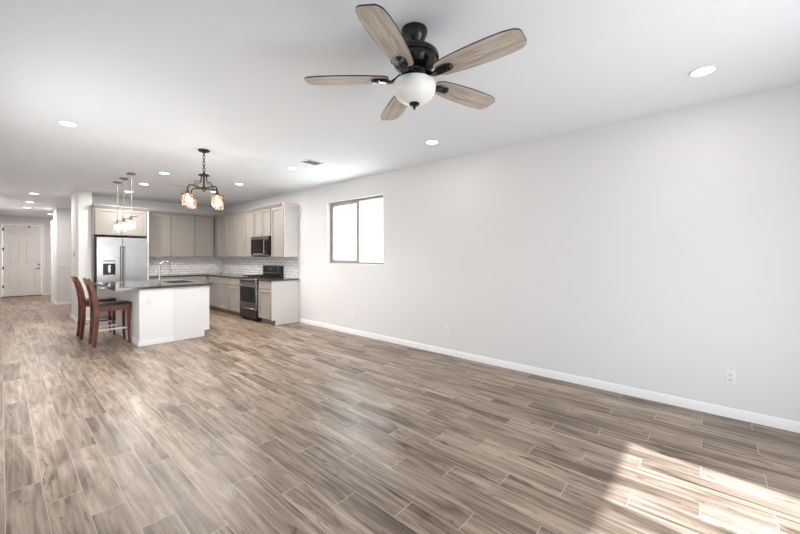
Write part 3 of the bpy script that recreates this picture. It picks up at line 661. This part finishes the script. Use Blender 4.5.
part(r, 'stem', MB().cyl((hx, hy, 2.415), (hx, hy, 2.25), 0.011, 14).lathe([(0, 2.285), (0.018, 2.28), (0.034, 2.26), (0.034, 2.245), (0.018, 2.228), (0.008, 2.21), (0, 2.205)], c, 24), M['bronze'])
R4 = 0.228
for k in range(4):
    a = math.radians(20+90*k); ca, sa = math.cos(a), math.sin(a)
    def Q(rr, zz): return (hx+rr*ca, hy+rr*sa, zz)
    am = part(r, 'arm', MB().tube([Q(0.02, 2.255), Q(0.07, 2.258), Q(0.12, 2.266), Q(0.165, 2.270), Q(0.198, 2.264), Q(0.220, 2.245), Q(0.228, 2.215), Q(0.228, 2.165)], 0.0085, 10), M['bronze'])
    part(am, 'scroll', MB().tube([Q(0.042, 2.42), Q(0.042, 2.36), Q(0.05, 2.338), Q(0.075, 2.330), Q(0.105, 2.332), Q(0.122, 2.32), Q(0.128, 2.298), Q(0.148, 2.27)], 0.005, 8), M['bronze'])
    cx, cy = hx+R4*ca, hy+R4*sa
    part(am, 'socket_cap', MB().lathe([(0, 2.20), (0.014, 2.20), (0.022, 2.185), (0.024, 2.165), (0.050, 2.158), (0.078, 2.146), (0.078, 2.142), (0, 2.150)], (cx, cy, 0), 24), M['copper'], 'copper cap over the glass')
    part(am, 'shade', MB().shell([(0.038, 2.150), (0.048, 2.140), (0.057, 2.118), (0.061, 2.085), (0.060, 2.045), (0.055, 2.015), (0.048, 2.006)], (cx, cy, 0), 24), M['amber'], 'amber glass jar shade')
    part(am, 'bulb', MB().lathe([(0, 2.152), (0.012, 2.15), (0.012, 2.128), (0.017, 2.115), (0.021, 2.095), (0.017, 2.072), (0, 2.060)], (cx, cy, 0), 16), M['bulba'], 'glowing bulb')

lamp('chandelier_bulb_light', 'SPOT', (hx, hy, 2.0), energy=50, color=(1, 0.92, 0.84), shadow_soft_size=0.12, spot_size=math.radians(172), spot_blend=0.25)

lamp('chandelier_glow', 'POINT', (hx, hy, 1.95), energy=9, color=(1, 0.90, 0.80), shadow_soft_size=0.15)

# ------------------------------------------------------------------ island pendant: three glass lights on one bar
pxx = 1.42
r = thing('island_pendant', (pxx, 7.66, CEIL), 'three-light brushed nickel island pendant with clear glass shades and three ceiling canopies', 'pendant light')
part(r, 'crossbar', MB().tube([(pxx, 6.73, 2.028), (pxx, 8.62, 2.028)], 1, flat=(0.012, 0.016)), M['chrome'])
for y in (7.15, 7.69, 8.19):
    cc = (pxx, y, 0)
    cp = part(r, 'canopy', MB().lathe([(0, 2.75), (0.062, 2.75), (0.062, 2.735), (0.05, 2.728), (0.01, 2.724), (0, 2.724)], cc, 28), M['steel_warm'])
    part(r, 'rod', MB().cyl((pxx, y, 2.726), (pxx, y, 2.03), 0.006, 10), M['nickel'])
    part(r, 'socket', MB().lathe([(0, 2.05), (0.018, 2.05), (0.022, 2.035), (0.022, 1.985), (0.040, 1.98), (0.040, 1.972), (0, 1.972)], cc, 20), M['chrome'])
    part(r, 'shade', MB().shell([(0.040, 1.975), (0.056, 1.965), (0.058, 1.94), (0.058, 1.82), (0.054, 1.812)], cc, 24), M['clear'], 'clear glass cylinder shade')
    part(r, 'bulb', MB().lathe([(0, 1.972), (0.012, 1.97), (0.013, 1.945), (0.020, 1.915), (0.021, 1.895), (0.015, 1.872), (0, 1.865)], cc, 16), M['bulbw'], 'glowing bulb')

lamp('pendant_bulb_light', 'SPOT', (pxx+0.05, 7.43, 1.75), energy=26, color=(1, 0.95, 0.90), shadow_soft_size=0.1, spot_size=math.radians(175), spot_blend=0.2)

# ------------------------------------------------------------------ recessed downlights, vents, detectors
GD = 'recessed ceiling downlights'
LIVE, KIT, HALL = 3.0, 24.0, 28.0
DL = [(3.415, 0.022, LIVE, 'downlight by the long wall, right of the ceiling fan and closest to the camera'),
      (3.40, 2.474, LIVE, 'downlight just below and right of the ceiling fan, near the long wall'),
      (2.975, 4.836, LIVE, 'downlight beside the ceiling vent, above the wall between window and cabinets'),
      (0.455, 4.945, 5.0, 'lone downlight on the left part of the ceiling'),
      (1.77, 6.709, KIT, 'kitchen downlight nearest the chandelier, first of the row along the pendant canopies'),
      (1.785, 8.018, KIT, 'kitchen downlight between the pendant canopies and the ceiling register, second of its row'),
      (1.785, 9.189, KIT, 'kitchen downlight above the refrigerator, behind the pendant rods'),
      (2.975, 6.665, KIT, 'kitchen downlight right of the chandelier, in front of the range cabinets'),
      (3.0, 7.883, KIT, 'kitchen downlight seen behind the chandelier shades'),
      (0.475, 11.042, 16.0, 'hallway downlight nearest the kitchen, first of three in line'),
      (0.482, 12.856, HALL, 'hallway downlight, middle of three in line'),
      (0.482, 14.40, 26.0, 'hallway downlight, last of three in line before the entry'),
      (1.06, 16.05, 20.0, 'entry downlight closest to the front door, partly behind the hallway corner')]
proto = None
for x, y, e_, lab in DL:
    if proto is None:
        proto = thing('downlight', (x, y, CEIL), lab, 'ceiling light', GD)
        part(proto, 'trim_ring', MB().lathe([(0.066, 2.75), (0.085, 2.75), (0.086, 2.746), (0.080, 2.743), (0.068, 2.744), (0.066, 2.75)], (x, y, 0), 32), M['plastic'], 'white trim ring')
        part(proto, 'lens', MB().lathe([(0, 2.7495), (0.068, 2.7495), (0.066, 2.7455), (0, 2.745)], (x, y, 0), 32), M['led'], 'glowing white lens')
    else: dup(proto, (x, y, CEIL), lab)
    lamp('downlight_light', 'AREA', (x, y, CEIL-0.008), energy=e_, color=(1, 0.95, 0.89) if y < 14 else (1, 0.90, 0.82), shape='DISK', size=0.13)
def register(name, x0, x1, y0, y1, nsl, along, label, slot):
    r = thing(name, ((x0+x1)/2, (y0+y1)/2, CEIL), label, 'vent'); b = 0.022; z0, z1 = CEIL-0.009, CEIL
    part(r, 'frame', MB().box(x0, x1, y0, y0+b, z0, z1, 0.002).box(x0, x1, y1-b, y1, z0, z1, 0.002).box(x0, x0+b, y0+b, y1-b, z0, z1, 0.002).box(x1-b, x1, y0+b, y1-b, z0, z1, 0.002), M['plastic'])
    part(r, 'duct_opening', MB().box(x0+b, x1-b, y0+b, y1-b, z1-0.0015, z1-0.0005), slot)
    s = MB()
    for i in range(nsl):
        if along == 'X':
            y = y0+b+(y1-y0-2*b)*(i+0.5)/nsl; s.box(x0+b, x1-b, -0.008, 0.008, -0.0007, 0.0007, 0, Matrix.Translation((0, y, CEIL-0.007)) @ Matrix.Rotation(0.5, 4, 'X'))
        else:
            x = x0+b+(x1-x0-2*b)*(i+0.5)/nsl; s.box(-0.008, 0.008, y0+b, y1-b, -0.0007, 0.0007, 0, Matrix.Translation((x, 0, CEIL-0.007)) @ Matrix.Rotation(0.5, 4, 'Y'))
    part(r, 'slats', s, M['plastic'])
register('ceiling_vent', 2.85, 3.12, 4.21, 4.42, 8, 'X', 'small grey slatted ceiling vent near the long wall, by a downlight', M['slot'])
register('ceiling_register', 2.10, 2.50, 7.52, 7.84, 9, 'Y', 'wide white ceiling register behind the chandelier', M['grey'])

# ------------------------------------------------------------------ outlets and switches
def plate_on_x(name, y, z, kind, label, x=WR, wd=0.072, group='wall plates on the long wall'):
    r = thing(name, (x, y, z), label, 'outlet' if kind == 'outlet' else 'switch', group)
    part(r, 'plate', MB().box(x-0.006, x, y-wd/2, y+wd/2, z-0.058, z+0.058, 0.002), M['plastic'])
    if kind == 'outlet':
        s = MB()
        for dz in (-0.021, 0.021):
            f_ = part(r, 'socket', MB().box(x-0.009, x-0.0055, y-0.017, y+0.017, z+dz-0.0165, z+dz+0.0165, 0.003), M['plastic'])
            part(f_, 'slots', MB().box(x-0.0095, x-0.0085, y-0.009, y-0.006, z+dz-0.006, z+dz+0.006).box(x-0.0095, x-0.0085, y+0.006, y+0.009, z+dz-0.006, z+dz+0.006).box(x-0.0095, x-0.0085, y-0.003, y+0.003, z+dz-0.013, z+dz-0.008), M['slot'])
    else: part(r, 'rocker', MB().box(x-0.010, x-0.0055, y-0.016, y+0.016, z-0.032, z+0.032, 0.002), M['plastic'])
plate_on_x('wall_outlet', -0.152, 0.347, 'outlet', 'white wall outlet low on the long wall, close to the sunlit floor')
plate_on_x('wall_outlet', 2.737, 0.345, 'outlet', 'white wall outlet low on the middle of the long wall, facing the open floor')
plate_on_x('wall_outlet', 4.762, 0.367, 'outlet', 'white wall outlet low on the long wall, directly under the window')
plate_on_x('light_switch', 6.14, 1.145, 'switch', 'white light switch on the bare wall beside the end of the backsplash', wd=0.115)
plate_on_x('backsplash_outlet', 6.60, 1.145, 'outlet', 'white outlet on the tile backsplash right of the range', WR-0.008, group='outlets on the backsplash')
plate_on_x('backsplash_outlet', 8.30, 1.145, 'outlet', 'white outlet on the tile backsplash left of the range', WR-0.008, group='outlets on the backsplash')
def plate_on_y(name, x, y, z, wd, label, cat, rockers):
    r = thing(name, (x, y, z), label, cat)
    part(r, 'plate', MB().box(x-wd/2, x+wd/2, y-0.006, y, z-0.058, z+0.058, 0.002), M['plastic'])
    for k in range(rockers):
        u = x-wd/2+wd*(k+0.5)/rockers
        part(r, 'rocker', MB().box(u-0.016, u+0.016, y-0.010, y-0.0055, z-0.032, z+0.032, 0.002), M['plastic'])
plate_on_y('light_switch', 1.205, 13.83, 1.12, 0.21, 'wide four-switch wall plate on the hallway wall', 'switch', 4)
r = thing('island_outlet', (1.53, IY0, 0.68), 'white outlet on the front end of the island', 'outlet')
part(r, 'plate', MB().box(1.494, 1.566, IY0-0.006, IY0, 0.622, 0.738, 0.002), M['plastic'])
for dz in (-0.021, 0.021): part(r, 'socket', MB().box(1.513, 1.547, IY0-0.009, IY0-0.0055, 0.68+dz-0.0165, 0.68+dz+0.0165, 0.003), M['plastic'])
r = thing('thermostat', (1.055, 10.33, 1.42), 'white thermostat on the hall side of the wall beside the refrigerator', 'thermostat')
part(r, 'body', MB().box(1.030, 1.055, 10.28, 10.40, 1.38, 1.50, 0.005), M['plastic']); part(r, 'display', MB().box(1.0285, 1.0305, 10.30, 10.38, 1.43, 1.48), M['grey'])
